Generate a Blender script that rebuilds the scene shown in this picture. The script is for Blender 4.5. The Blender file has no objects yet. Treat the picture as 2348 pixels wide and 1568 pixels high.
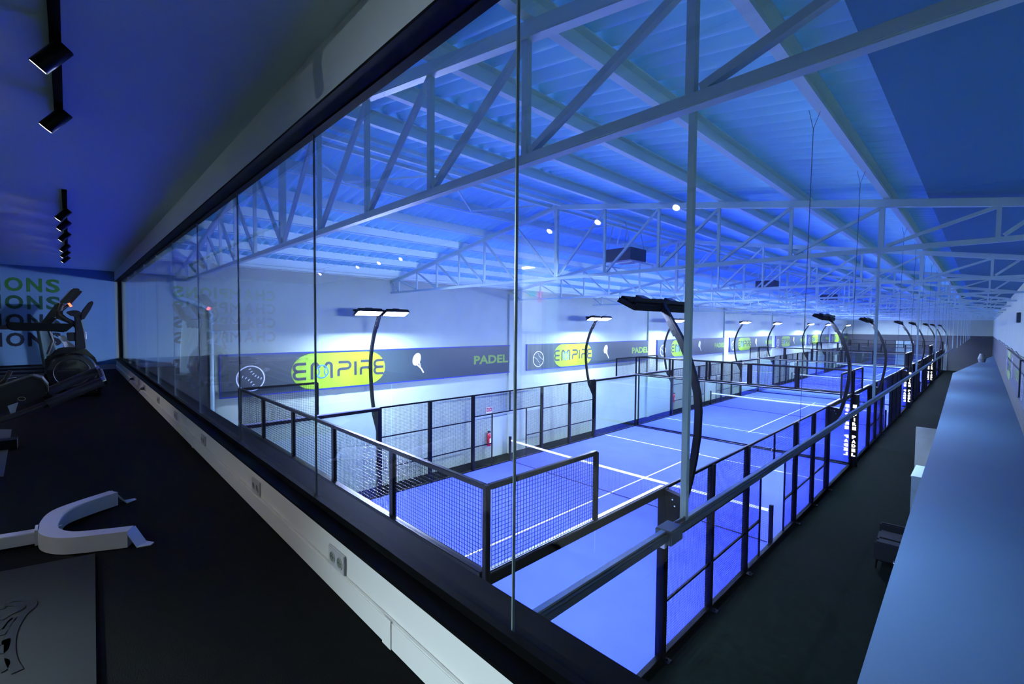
import bpy, bmesh, math, random
from mathutils import Vector, Matrix
random.seed(7)
sc = bpy.context.scene
COL = sc.collection
PI = math.pi

# ------------------------------------------------------------------ camera
CAM = Vector((8.7624, -13.2820, 5.7719))
YAW, PITCH, ROLL, FPX = math.radians(45.88727), math.radians(-2.15093), math.radians(0.48289), 1047.285
Fv = Vector((-math.sin(YAW)*math.cos(PITCH), math.cos(YAW)*math.cos(PITCH), math.sin(PITCH)))
Rv = Vector((math.cos(YAW), math.sin(YAW), 0)); Uv = Rv.cross(Fv)
R2 = Rv*math.cos(ROLL)+Uv*math.sin(ROLL); U2 = -Rv*math.sin(ROLL)+Uv*math.cos(ROLL)
cd = bpy.data.cameras.new('camera'); cam = bpy.data.objects.new('camera', cd); COL.objects.link(cam)
m = Matrix((R2, U2, -Fv)).transposed().to_4x4(); m.translation = CAM
cam.matrix_world = m
cd.sensor_width = 36; cd.lens = 36*FPX/2348; cd.clip_start = 0.02; cd.clip_end = 300
sc.camera = cam

# ------------------------------------------------------------------ world, exposure, light levels
w = bpy.data.worlds.new('world'); sc.world = w; w.use_nodes = True
w.node_tree.nodes['Background'].inputs[0].default_value = (0.0, 0.0, 0.0, 1)
sc.view_settings.view_transform = 'Standard'; sc.view_settings.look = 'None'
sc.view_settings.exposure = 0.0; sc.view_settings.gamma = 1.0
sc.cycles.max_bounces = 24; sc.cycles.diffuse_bounces = 5; sc.cycles.glossy_bounces = 4
sc.cycles.transmission_bounces = 4; sc.cycles.transparent_max_bounces = 48
sc.cycles.caustics_reflective = False; sc.cycles.caustics_refractive = False
sc.cycles.sample_clamp_indirect = 8.0
L_FLOOD = 1700.0      # radiance of the court floodlight lenses
L_SPOT = 30.0        # radiance of the gym spot lenses
P_NEAR = 26.0         # watts of the two spots of the nearer window track
P_SPOT = 0.25         # watts of each window track spot
P_REAR = 26.0        # watts of each rear track spot, aimed at the window side
BLUE_LED = 0.0

# ------------------------------------------------------------------ materials
def mat(name, col, rough=0.6, metal=0.0, spec=0.5, noise=0.0, nscale=20.0, bump=0.0, bscale=200.0, coat=0.0):
    mt = bpy.data.materials.new(name); mt.use_nodes = True
    nt = mt.node_tree; b = nt.nodes['Principled BSDF']
    b.inputs['Base Color'].default_value = (*col, 1); b.inputs['Roughness'].default_value = rough
    b.inputs['Metallic'].default_value = metal; b.inputs['Specular IOR Level'].default_value = spec
    b.inputs['Coat Weight'].default_value = coat
    tc = nt.nodes.new('ShaderNodeTexCoord')
    if noise > 0:
        n = nt.nodes.new('ShaderNodeTexNoise'); n.inputs['Scale'].default_value = nscale; n.inputs['Detail'].default_value = 6
        nt.links.new(tc.outputs['Object'], n.inputs['Vector'])
        r = nt.nodes.new('ShaderNodeValToRGB')
        r.color_ramp.elements[0].position = 0.3; r.color_ramp.elements[1].position = 0.7
        r.color_ramp.elements[0].color = (*[c*(1-noise) for c in col], 1)
        r.color_ramp.elements[1].color = (*[min(1, c*(1+noise)) for c in col], 1)
        nt.links.new(n.outputs['Fac'], r.inputs['Fac']); nt.links.new(r.outputs['Color'], b.inputs['Base Color'])
    if bump > 0:
        n2 = nt.nodes.new('ShaderNodeTexNoise'); n2.inputs['Scale'].default_value = bscale
        nt.links.new(tc.outputs['Object'], n2.inputs['Vector'])
        bp = nt.nodes.new('ShaderNodeBump'); bp.inputs['Strength'].default_value = bump; bp.inputs['Distance'].default_value = 0.01
        nt.links.new(n2.outputs['Fac'], bp.inputs['Height']); nt.links.new(bp.outputs['Normal'], b.inputs['Normal'])
    return mt
def emat(name, col, strength):
    mt = bpy.data.materials.new(name); mt.use_nodes = True; nt = mt.node_tree; nt.nodes.clear()
    e = nt.nodes.new('ShaderNodeEmission'); e.inputs[0].default_value = (*col, 1); e.inputs[1].default_value = strength
    o = nt.nodes.new('ShaderNodeOutputMaterial'); nt.links.new(e.outputs[0], o.inputs[0]); return mt
def glassmat(name, tint, ior=1.5, boost=1.0):
    mt = bpy.data.materials.new(name); mt.use_nodes = True; nt = mt.node_tree; nt.nodes.clear()
    tr = nt.nodes.new('ShaderNodeBsdfTransparent'); tr.inputs[0].default_value = (*tint, 1)
    gl = nt.nodes.new('ShaderNodeBsdfGlossy'); gl.inputs['Roughness'].default_value = 0.0
    gl.inputs['Color'].default_value = (boost, boost, boost, 1)
    lw = nt.nodes.new('ShaderNodeLayerWeight'); lw.inputs[0].default_value = 0.5   # Schlick: same on both faces of the pane
    pw_ = nt.nodes.new('ShaderNodeMath'); pw_.operation = 'POWER'; pw_.inputs[1].default_value = 5.0
    fr = nt.nodes.new('ShaderNodeMath'); fr.operation = 'MULTIPLY_ADD'
    f0 = ((ior-1)/(ior+1))**2; fr.inputs[1].default_value = 1-f0; fr.inputs[2].default_value = f0
    nt.links.new(lw.outputs['Facing'], pw_.inputs[0]); nt.links.new(pw_.outputs[0], fr.inputs[0])
    mx = nt.nodes.new('ShaderNodeMixShader'); o = nt.nodes.new('ShaderNodeOutputMaterial')
    nt.links.new(fr.outputs[0], mx.inputs[0]); nt.links.new(tr.outputs[0], mx.inputs[1]); nt.links.new(gl.outputs[0], mx.inputs[2])
    nt.links.new(mx.outputs[0], o.inputs[0]); return mt
M = dict(
    white_wall=mat('white plaster wall', (0.34, 0.41, 0.29), 0.75, noise=0.05, nscale=1.2, bump=0.1, bscale=60),
    gym_white=mat('white painted plasterboard', (0.72, 0.71, 0.68), 0.7),
    grey_paint=mat('dark grey wall paint', (0.03, 0.036, 0.03), 0.6, noise=0.06, nscale=2),
    banner=mat('grey banner vinyl', (0.026, 0.042, 0.038), 0.35, noise=0.03, nscale=3),
    banner_edge=mat('blue banner edge', (0.006, 0.02, 0.22), 0.5),
    lime=mat('lime vinyl', (0.20, 0.36, 0.005), 0.4),
    lime_text=mat('lime lettering', (0.15, 0.27, 0.012), 0.5),
    logo_dark=mat('charcoal lettering', (0.02, 0.022, 0.025), 0.5),
    logo_blue=mat('blue ball outline', (0.03, 0.13, 0.7), 0.5),
    icon_white=mat('white vinyl', (0.85, 0.87, 0.9), 0.5),
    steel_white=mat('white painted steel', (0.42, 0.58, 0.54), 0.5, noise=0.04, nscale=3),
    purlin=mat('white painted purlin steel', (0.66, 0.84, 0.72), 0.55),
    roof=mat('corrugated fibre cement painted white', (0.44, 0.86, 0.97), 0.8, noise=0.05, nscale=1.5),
    gym_ceil=mat('plasterboard with blue light tint', (0.86, 0.97, 0.97), 0.8),  # blue bounce light from the courts is put into the ceiling colour
    near_white=mat('plaster whitened for bounce', (0.85, 0.88, 0.90), 0.8),  # unseen near wall, whitened to bounce light onto the roof above it
    silicone=mat('grey silicone', (0.22, 0.28, 0.30), 0.3),
    back_wall=mat('dark grey gym back wall', (0.05, 0.07, 0.09), 0.8),
    gym_wall=mat('gym wall with blue light tint', (0.17, 0.32, 0.46), 0.8),  # base colour carries the blue light that falls in through the window
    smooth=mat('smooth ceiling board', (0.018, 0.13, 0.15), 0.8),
    sill_black=mat('satin black window frame', (0.0012, 0.0016, 0.002), 0.6, spec=0.04),
    turf=mat('blue artificial turf', (0.05, 0.074, 0.95), 0.85, spec=0.15, noise=0.07, nscale=1.3, bump=0.35, bscale=900),
    line=mat('white court line', (0.7, 0.7, 0.66), 0.8, spec=0.2),
    black_steel=mat('black powder coated steel', (0.0015, 0.0018, 0.002), 0.38, spec=0.12),
    black_plastic=mat('black plastic', (0.010, 0.010, 0.012), 0.4),
    gloss_black=mat('glossy black plastic', (0.006, 0.006, 0.008), 0.15, coat=0.5),
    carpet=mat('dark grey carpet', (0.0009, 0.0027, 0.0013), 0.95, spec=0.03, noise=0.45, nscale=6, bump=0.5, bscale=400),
    rubber=mat('black rubber floor', (0.0016, 0.0016, 0.0018), 0.8, spec=0.08, noise=0.2, nscale=4, bump=0.3, bscale=300),
    mat_grey=mat('grey rubber mat', (0.002, 0.002, 0.0021), 0.75, noise=0.12, nscale=30),
    mat_mark=mat('dark blue mat print', (0.0008, 0.001, 0.002), 0.6),
    net=mat('black net cord', (0.01, 0.012, 0.03), 0.7),
    net_band=mat('white net band', (0.85, 0.85, 0.83), 0.8),
    alu=mat('brushed aluminium', (0.55, 0.57, 0.6), 0.35, metal=0.8),
    silver=mat('silver powder coated steel', (0.62, 0.64, 0.68), 0.35, metal=0.2),
    chrome=mat('chrome', (0.8, 0.8, 0.82), 0.12, metal=1.0),
    tray=mat('galvanised dark tray', (0.09, 0.12, 0.12), 0.3, metal=0.6),
    socket=mat('light grey socket plastic', (0.5, 0.5, 0.52), 0.4),
    dark_hole=mat('dark recess', (0.02, 0.02, 0.02), 0.8),
    annex=mat('white roof membrane', (0.040, 0.105, 0.145), 0.7, noise=0.03, nscale=0.8),
    cab_white=mat('white laminate', (0.20, 0.30, 0.28), 0.45),
    panel_grey=mat('pale grey panel', (0.16, 0.19, 0.15), 0.5, noise=0.15, nscale=2),
    fabric=mat('charcoal upholstery', (0.007, 0.009, 0.009), 0.95, spec=0.1, bump=0.3, bscale=500),
    cushion=mat('grey cushion fabric', (0.022, 0.032, 0.032), 0.95),
    red=mat('red enamel', (0.55, 0.01, 0.02), 0.3),
    green=mat('green sign', (0.02, 0.30, 0.12), 0.5),
    green_text=mat('green wall lettering', (0.035, 0.20, 0.02), 0.6),
    green_dark=mat('dark green wall lettering', (0.012, 0.095, 0.035), 0.6),
    teal_dark=mat('dark teal wall lettering', (0.008, 0.026, 0.032), 0.6),
    navy=mat('near black wall lettering', (0.005, 0.009, 0.02), 0.6),
    duct=mat('dark hanging panel', (0.02, 0.035, 0.05), 0.6),
    letter_lit=emat('lit white letter', (1.0, 0.95, 0.85), 5.0),
    letter_yellow=emat('lit yellow ball', (1.0, 0.75, 0.02), 3.0),
    flood=emat('floodlight lens', (0.45, 0.57, 1.0), L_FLOOD),
    spot=emat('spot lens', (1.0, 0.93, 0.8), L_SPOT),
    hall_lamp=emat('hallway lamp lens', (0.66, 0.88, 1.0), 22000.0),
    led_red=emat('red indicator', (1.0, 0.12, 0.05), 4.0),
    gym_glass=glassmat('window glass', (0.985, 0.99, 0.99), 1.52),
    court_glass=glassmat('court glass', (0.94, 0.975, 0.97), 1.5),
)

# ------------------------------------------------------------------ mesh helpers
class MB:
    def __init__(s): s.v = []; s.f = []
    def box(s, x0, x1, y0, y1, z0, z1):
        b = len(s.v)
        s.v += [(x, y, z) for z in (z0, z1) for y in (y0, y1) for x in (x0, x1)]
        s.f += [tuple(b+i for i in q) for q in ((0, 2, 3, 1), (4, 5, 7, 6), (0, 1, 5, 4), (2, 6, 7, 3), (0, 4, 6, 2), (1, 3, 7, 5))]
        return s
    def beam(s, p0, p1, w, h, up=(0, 0, 1)):
        p0 = Vector(p0); p1 = Vector(p1); d = (p1-p0).normalized(); up = Vector(up)
        sd = d.cross(up)
        if sd.length < 1e-4: sd = d.cross(Vector((0, 1, 0)))
        sd.normalize(); u = sd.cross(d).normalized(); b = len(s.v)
        for p in (p0, p1):
            for a, c in ((-1, -1), (1, -1), (1, 1), (-1, 1)):
                s.v.append(tuple(p+sd*(a*w/2)+u*(c*h/2)))
        s.f += [(b, b+3, b+2, b+1), (b+4, b+5, b+6, b+7)]+[(b+i, b+(i+1) % 4, b+4+(i+1) % 4, b+4+i) for i in range(4)]
        return s
    def tube(s, pts, r, n=10, caps=True):
        pts = [Vector(p) for p in pts]; rr = r if isinstance(r, (list, tuple)) else [r]*len(pts)
        b = len(s.v); prev = None
        for i, p in enumerate(pts):
            d = (pts[min(i+1, len(pts)-1)]-pts[max(i-1, 0)]).normalized()
            if prev is None:
                a = d.cross(Vector((0, 0, 1)))
                if a.length < 1e-3: a = d.cross(Vector((1, 0, 0)))
            else: a = prev-d*prev.dot(d)
            a.normalize(); prev = a; c = d.cross(a)
            for k in range(n):
                t = 2*PI*k/n; s.v.append(tuple(p+(a*math.cos(t)+c*math.sin(t))*rr[i]))
        for i in range(len(pts)-1):
            for k in range(n):
                s.f.append((b+i*n+k, b+i*n+(k+1) % n, b+(i+1)*n+(k+1) % n, b+(i+1)*n+k))
        if caps:
            s.f.append(tuple(b+k for k in range(n))[::-1]); e = b+(len(pts)-1)*n; s.f.append(tuple(e+k for k in range(n)))
        return s
    def prism(s, poly, fn, d0, d1):
        """poly 2D list; fn(a,b,d)->3D"""
        b = len(s.v); n = len(poly)
        s.v += [tuple(fn(p[0], p[1], d0)) for p in poly]+[tuple(fn(p[0], p[1], d1)) for p in poly]
        s.f += [tuple(b+i for i in range(n)), tuple(b+n+i for i in range(n))[::-1]]
        s.f += [(b+i, b+n+i, b+n+(i+1) % n, b+(i+1) % n) for i in range(n)]
        return s
    def strip(s, path, wd, fn, d0, d1, closed=False):
        """2D stroke of width wd extruded"""
        n = len(path); L = []; Rr = []
        for i in range(n):
            if closed: a = path[(i-1) % n]; c = path[(i+1) % n]
            else: a = path[max(0, i-1)]; c = path[min(n-1, i+1)]
            dx, dy = c[0]-a[0], c[1]-a[1]; l = math.hypot(dx, dy) or 1; nx, ny = -dy/l*wd/2, dx/l*wd/2
            L.append((path[i][0]+nx, path[i][1]+ny)); Rr.append((path[i][0]-nx, path[i][1]-ny))
        b = len(s.v)
        for i in range(n):
            for q, d in ((L[i], d0), (Rr[i], d0), (Rr[i], d1), (L[i], d1)): s.v.append(tuple(fn(q[0], q[1], d)))
        m_ = n if closed else n-1
        for i in range(m_):
            j = (i+1) % n
            for k in range(4): s.f.append((b+i*4+k, b+i*4+(k+1) % 4, b+j*4+(k+1) % 4, b+j*4+k))
        if not closed: s.f += [(b, b+3, b+2, b+1), (b+(n-1)*4, b+(n-1)*4+1, b+(n-1)*4+2, b+(n-1)*4+3)]
        return s
    def lathe(s, prof, c=(0, 0, 0), n=24, axis='z'):
        b = len(s.v); c = Vector(c)
        for r, h in prof:
            for k in range(n):
                t = 2*PI*k/n; x, y = r*math.cos(t), r*math.sin(t)
                p = (x, y, h) if axis == 'z' else ((h, x, y) if axis == 'x' else (x, h, y))
                s.v.append(tuple(c+Vector(p)))
        for i in range(len(prof)-1):
            for k in range(n): s.f.append((b+i*n+k, b+i*n+(k+1) % n, b+(i+1)*n+(k+1) % n, b+(i+1)*n+k))
        s.f += [tuple(b+k for k in range(n))[::-1], tuple(b+(len(prof)-1)*n+k for k in range(n))]
        return s
    def build(s, name, material, parent=None, smooth=False, bevel=0.0, seg=2):
        me = bpy.data.meshes.new(name); me.from_pydata(s.v, [], s.f); me.materials.append(material)
        bm = bmesh.new(); bm.from_mesh(me); bmesh.ops.recalc_face_normals(bm, faces=bm.faces[:])
        if bevel > 0: bmesh.ops.bevel(bm, geom=bm.edges[:], offset=bevel, segments=seg, affect='EDGES', clamp_overlap=True)
        bm.to_mesh(me); bm.free()
        if smooth:
            me.polygons.foreach_set('use_smooth', [True]*len(me.polygons))
            try: me.set_sharp_from_angle(angle=math.radians(40))
            except Exception: pass
        o = bpy.data.objects.new(name, me); COL.objects.link(o)
        if parent: o.parent = parent
        return o
def box(name, b, material, parent=None, bevel=0.0): return MB().box(*b).build(name, material, parent, bevel=bevel)
def tag(o, label=None, cat=None, group=None, kind=None):
    if label: o['label'] = label
    if cat: o['category'] = cat
    if group: o['group'] = group
    if kind: o['kind'] = kind
    return o
def thing(name, label, cat, loc=(0, 0, 0), rz=0.0, group=None):
    o = bpy.data.objects.new(name, None); COL.objects.link(o); o.location = loc; o.rotation_euler = (0, 0, rz)
    o.empty_display_size = 0.1
    return tag(o, label, cat, group)
def struct(o): o['kind'] = 'structure'; return o
KIDS = {}
def copy_tree(o, parent=None):
    c = o.copy(); COL.objects.link(c); c.parent = parent
    for ch in list(o.children): copy_tree(ch, c)
    return c
def dup(o, loc, label, rz=None):
    c = copy_tree(o); c.location = loc
    if rz is not None: c.rotation_euler = (0, 0, rz)
    c['label'] = label; return c
def text_mesh(txt, name, material, size, fn, width=None, bold=0.0, depth=0.004, parent=None, align='LEFT'):
    cu = bpy.data.curves.new('t', 'FONT'); cu.body = txt; cu.size = size; cu.offset = bold; cu.extrude = 0.5; cu.resolution_u = 3
    cu.align_x = align
    ob = bpy.data.objects.new('t', cu); COL.objects.link(ob)
    dg = bpy.context.evaluated_depsgraph_get(); dg.update()
    me = bpy.data.meshes.new_from_object(ob.evaluated_get(dg)); bpy.data.objects.remove(ob); bpy.data.curves.remove(cu)
    xs = [v.co.x for v in me.vertices]; ys = [v.co.y for v in me.vertices]
    x0, x1, y0, y1 = min(xs), max(xs), min(ys), max(ys); sx = (width/(x1-x0)) if width else 1.0
    sy = size/(y1-y0)
    for v in me.vertices: v.co = Vector(fn((v.co.x-x0)*sx, (v.co.y-y0)*sy, (v.co.z+0.5)*depth))
    me.materials.clear(); me.materials.append(material)
    bm = bmesh.new(); bm.from_mesh(me); bmesh.ops.recalc_face_normals(bm, faces=bm.faces[:]); bm.to_mesh(me); bm.free()
    me.name = name; o = bpy.data.objects.new(name, me); COL.objects.link(o)
    if parent: o.parent = parent
    return o
ORD = ['first', 'second', 'third', 'fourth', 'fifth', 'sixth', 'seventh', 'eighth', 'ninth', 'tenth', 'eleventh', 'twelfth', 'thirteenth', 'fourteenth', 'fifteenth', 'sixteenth', 'seventeenth', 'eighteenth']

# ------------------------------------------------------------------ hall shell
XL, XR, Y0, Y1 = -6.0, 9.65, -12.20, 73.6
GF, GC, GP = 4.618, 6.986, -12.47      # gym floor, ceiling, plinth face
GG = -12.364                           # window glass plane
RC = 1.70
def roofz(x): return 8.86-0.168*abs(x-RC)
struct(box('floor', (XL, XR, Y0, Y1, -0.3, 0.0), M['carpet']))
o = struct(MB().box(XL-0.2, XL, -17.6, Y1+0.2, -0.3, 9.2).build('wall_left', M['white_wall']))
struct(MB().box(XR, XR+0.2, -17.6, Y1+0.2, -0.3, 9.2).build('wall_right', M['white_wall']))
struct(MB().box(XL, XR, Y1, Y1+0.2, -0.3, 9.2).build('wall_far', M['white_wall']))
# grey painted lower zones (a paint coat of its own thickness)
struct(box('wall_far_paint', (XL+0.004, XR-0.004, Y1-0.006, Y1, 0.0, 4.8), M['grey_paint']))
struct(box('wall_left_paint', (XL, XL+0.006, -12.19, -10.42, 0.0, 4.86), M['grey_paint']))
struct(box('wall_right_paint', (XR-0.006, XR, -12.19, Y1-0.01, 0.0, 4.82), M['grey_paint']))
# near wall under and over the window
mb = MB().box(XL, XR, -12.47, -12.20, -0.3, GF-0.05)
struct(mb.build('wall_near', M['near_white']))
struct(box('wall_near_upper', (XL, XR, -12.47, -12.355, 7.0, 9.2), M['gym_white']))
# corrugated roof
def corrugated(x0, x1, name):
    pitch, amp, t = 0.24, 0.062, 0.004
    n = int((Y1+12.45)/pitch); seg = 10; mb = MB(); ys = []
    for i in range(n*seg+1): ys.append((-12.45+i*pitch/seg, amp*math.cos(2*PI*i/seg)))
    xs = [x0, x1]
    b = 0
    for x in xs:
        for y, dz in ys: mb.v.append((x, y, roofz(x)+dz))
    for x in xs:
        for y, dz in ys: mb.v.append((x, y, roofz(x)+dz+t))
    N = len(ys)
    for i in range(N-1):
        mb.f.append((i, i+1, N+i+1, N+i)); mb.f.append((2*N+i, 3*N+i, 3*N+i+1, 2*N+i+1))
    o = mb.build(name, M['roof']); o.data.polygons.foreach_set('use_smooth', [True]*len(o.data.polygons)); return struct(o)
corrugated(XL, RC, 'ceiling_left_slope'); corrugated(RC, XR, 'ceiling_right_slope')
def slab(name, pts, z0, z1, material):
    mb = MB(); n = len(pts); b = 0
    mb.v = [(x, y, z0(x) if callable(z0) else z0) for x, y in pts]+[(x, y, z1(x) if callable(z1) else z1) for x, y in pts]
    mb.f = [tuple(range(n))[::-1], tuple(range(n, 2*n))]+[(i, (i+1) % n, n+(i+1) % n, n+i) for i in range(n)]
    return mb.build(name, material)
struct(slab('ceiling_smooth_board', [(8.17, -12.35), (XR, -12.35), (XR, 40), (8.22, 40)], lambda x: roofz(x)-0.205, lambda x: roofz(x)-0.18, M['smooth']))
# wall pilasters and joints on the left wall
COLS = [-11.2+12.13*k for k in range(0, 8)]
for k, y in enumerate(COLS[1:7]):
    struct(box('trim_%d' % (k+1), (XL, XL+0.10, y-0.16, y+0.16, 0, 7.15), M['white_wall'], bevel=0.004))
for k, y in enumerate([-5.0, 7.1, 19.2, 31.3]):
    struct(box('trim_%d' % (k+11), (XL, XL+0.012, y-0.02, y+0.02, 0, 3.6), M['steel_white']))

# ------------------------------------------------------------------ trusses
OFFS = [1.35, 2.6, 3.75, 4.88, 6.02, 7.15]
VX = sorted([RC]+[RC+o for o in OFFS]+[RC-o for o in OFFS])
def tz(x): return roofz(x)-0.32          # centre line of the top chord
BZ = 6.875
def make_truss(y):
    t = thing('roof_truss', '', 'truss', (0, y, 0))
    mb = MB()
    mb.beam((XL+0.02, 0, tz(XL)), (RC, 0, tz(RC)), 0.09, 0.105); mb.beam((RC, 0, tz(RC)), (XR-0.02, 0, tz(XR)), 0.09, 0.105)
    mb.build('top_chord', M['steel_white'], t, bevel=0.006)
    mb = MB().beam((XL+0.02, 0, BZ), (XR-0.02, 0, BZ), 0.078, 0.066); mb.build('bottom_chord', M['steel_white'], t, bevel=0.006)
    for x in VX:
        c = x == RC
        MB().beam((x, 0, BZ+0.03), (x, 0, tz(x)-0.045), 0.08 if c else 0.046, 0.08 if c else 0.046, up=(1, 0, 0)).build('vertical_web', M['steel_white'], t)
    pts = [XL+0.12]+VX+[9.25]
    for a, b in zip(pts[:-1], pts[1:]):
        if b <= RC+1e-6: p, q = (a, 0, tz(a)-0.05), (b-0.05, 0, BZ+0.05)
        else: p, q = (b, 0, tz(b)-0.05), (a+0.05, 0, BZ+0.05)
        MB().beam(p, q, 0.044, 0.046, up=(0, 1, 0)).build('diagonal_web', M['steel_white'], t)
    return t
TY = [-11.05+6.05*k for k in range(14)]
tr0 = make_truss(TY[0])
tlab = lambda k: 'white steel roof truss nearest the gym window' if k == 0 else 'white steel roof truss, %s in the row counted from the gym window' % ORD[k]
tag(tr0, tlab(0), 'roof truss', 'white roof trusses spanning the hall')
for k in range(1, 14): dup(tr0, (0, TY[k], 0), tlab(k))
# purlins
px = [x for x in VX if x != RC]+[XL+0.15]
nm = 0
for x in sorted(px):
    if x > 8.3: continue
    z = roofz(x)
    mb = MB().beam((x, -12.34, z-0.13), (x, Y1-0.02, z-0.165), 0.012, 0.185)
    s = 1 if x > RC else -1
    mb.beam((x+s*0.035, -12.34, z-0.252), (x+s*0.035, Y1-0.02, z-0.252), 0.075, 0.012)
    mb.beam((x+s*0.035, -12.34, z-0.078), (x+s*0.035, Y1-0.02, z-0.078), 0.075, 0.012)
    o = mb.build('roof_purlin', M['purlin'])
    side = 'right-hand' if x > RC else 'left-hand'
    idx = sorted([abs(q-RC) for q in px if (q > RC) == (x > RC)]).index(abs(x-RC))
    tag(o, 'long white steel purlin under the %s roof slope, %s from the ridge' % (side, ORD[idx]), 'purlin', 'white purlins under the corrugated roof')
# ridge lattice beam: two rails and zigzag braces
rb = thing('ridge_beam', 'white double rail lattice beam running under the roof ridge', 'beam', (0, 0, 0))
for z in (tz(RC)+0.17, tz(RC)+0.02):
    MB().beam((RC-0.16, -12.34, z), (RC-0.16, Y1-0.02, z), 0.05, 0.06).build('rail', M['purlin'], rb)
    MB().beam((RC+0.16, -12.34, z), (RC+0.16, Y1-0.02, z), 0.05, 0.06).build('rail', M['purlin'], rb)
bx0, bx1 = RC-0.16, RC-OFFS[0]
for k in range(13):
    y = TY[k]
    for j in range(2):
        ya, yb, yc = y+3.02*j, y+3.02*j+1.51, y+3.02*j+3.02
        MB().beam((bx0, ya, roofz(bx0)-0.2), (bx1+0.05, yb, roofz(bx1)-0.24), 0.03, 0.03).beam((bx1+0.05, yb, roofz(bx1)-0.24), (bx0, yc, roofz(bx0)-0.2), 0.03, 0.03).build('brace', M['purlin'], rb)

# ------------------------------------------------------------------ wall banners
def arc(cx, cy, r, a0, a1, n=10): return [(cx+r*math.cos(a0+(a1-a0)*i/n), cy+r*math.sin(a0+(a1-a0)*i/n)) for i in range(n+1)]
def make_banner(ybeg, yend, ze):
    ln = yend-ybeg; h = 1.20
    t = thing('wall_banner', '', 'banner', (XL, ybeg, 3.66), group='logo banners along the left wall')
    MB().box(0.002, 0.09, 0, ln, 0.02, h-0.02).build('banner_face', M['banner'], t)
    MB().box(0, 0.10, 0, ln, h-0.02, h+0.015).box(0, 0.10, 0, ln, -0.015, 0.02).box(0, 0.10, -0.02, 0, -0.015, h+0.015).box(0, 0.10, ln, ln+0.02, -0.015, h+0.015).build('edge_frame', M['banner_edge'], t)
    fn = lambda a, b, d: (0.09+d, a, b)
    # baseball
    bx, by, br = 0.75, 0.50, 0.36
    mb = MB().strip(arc(bx, by, br, 0, 2*PI, 40)[:-1], 0.03, fn, 0, 0.004, closed=True)
    for cx, cy, r, a0, a1 in ((bx+0.45, by+0.45, 0.50, PI*0.98, PI*1.52), (bx-0.40, by-0.42, 0.52, -0.05*PI, 0.52*PI)):
        for i in range(10):
            a = a0+(a1-a0)*(i+0.5)/10
            p = (cx+r*math.cos(a), cy+r*math.sin(a)); dx, dy = math.cos(a)*0.03, math.sin(a)*0.03
            if math.hypot(p[0]-bx, p[1]-by) < br*0.95: mb.strip([(p[0]-dx, p[1]-dy), (p[0]+dx, p[1]+dy)], 0.02, fn, 0, 0.004)
    mb.build('ball_emblem', M['icon_white'], t)
    # lime pill with lettering
    p0, p1, pb, pt = 1.86, 5.00, 0.03, 1.16
    r = 0.55; cy = (pb+pt)/2; hh = (pt-pb)/2
    poly = arc(p0+r+0.12, cy, 1, PI*0.5, PI*1.5, 16)
    poly = [(p0+(r+0.12)*(1+math.cos(a)), cy+hh*math.sin(a)) for a in [PI*0.5+PI*i/16 for i in range(17)]]+[(p1-(r+0.12)*(1-math.cos(a)), cy+hh*math.sin(a)) for a in [-PI*0.5+PI*i/16 for i in range(17)]]
    pill = MB().prism(poly, fn, 0, 0.006).build('lime_pill', M['lime'], t)
    f2 = lambda a, b, d: (0.096+d, a, b)
    z0, z1, st = 0.38, 0.84, 0.085; zm = (z0+z1)/2
    def let(paths, name='letter', mm='logo_dark', wd=st):
        mb = MB()
        for pa in paths: mb.strip(pa, wd, f2, 0, 0.005)
        mb.build(name, M[mm], pill)
    def E(x, wd):
        rr = (z1-z0)/4
        return [[(x+wd, z1)]+[(x+rr, z1)]+[(x+rr-rr*math.sin(a), zm+rr+rr*math.cos(a)) for a in [PI*i/8 for i in range(1, 8)]]+[(x+rr, zm), (x+wd, zm)],
                [(x+wd, z0), (x+rr, z0)]+[(x+rr-rr*math.sin(a), z0+rr-rr*math.cos(a)) for a in [PI*i/8 for i in range(1, 8)]]+[(x+rr, zm)]]
    let(E(p0+0.08, 0.36))
    mx, mw = p0+0.62, 0.62
    let([[(mx, z0-0.04), (mx, z1-0.1)]+[(mx+0.10-0.10*math.cos(a), z1-0.1+0.1*math.sin(a)) for a in [PI*i/8 for i in range(1, 6)]]+[(mx+0.24, z1-0.14)],
         [(mx+mw, z0-0.04), (mx+mw, z1-0.1)]+[(mx+mw-0.10+0.10*math.cos(a), z1-0.1+0.1*math.sin(a)) for a in [PI*i/8 for i in range(1, 6)]]+[(mx+mw-0.24, z1-0.14)]])
    cx, cy2, rr = mx+mw/2, zm-0.04, 0.20
    mb = MB().strip(arc(cx, cy2, rr, 0, 2*PI, 32)[:-1], 0.035, lambda a, b, d: f2(a, b, d+0.003), 0, 0.005, closed=True)
    mb.strip(arc(cx-0.26, cy2, 0.18, -0.8, 0.8, 10), 0.03, lambda a, b, d: f2(a, b, d+0.003), 0, 0.005)
    mb.strip(arc(cx+0.26, cy2, 0.18, PI-0.8, PI+0.8, 10), 0.03, lambda a, b, d: f2(a, b, d+0.003), 0, 0.005)
    mb.build('tennis_ball_mark', M['logo_blue'], pill)
    def P(x, wd): 
        return [[(x, z1), (x+wd-0.12, z1)]+[(x+wd-0.12+0.12*math.sin(a), z1-0.11+0.11*math.cos(a)) for a in [PI*i/8 for i in range(1, 8)]]+[(x+wd-0.12, z1-0.22), (x+0.08, z1-0.22)]+[(x+0.08-0.08*math.sin(a), z1-0.30+0.08*math.cos(a)) for a in [PI/2*i/4 for i in range(1, 5)]]+[(x, z0)]]
    let(P(p0+1.47, 0.40))
    let([[(p0+2.05, z0), (p0+2.05, z1)]])
    x = p0+2.24
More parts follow.
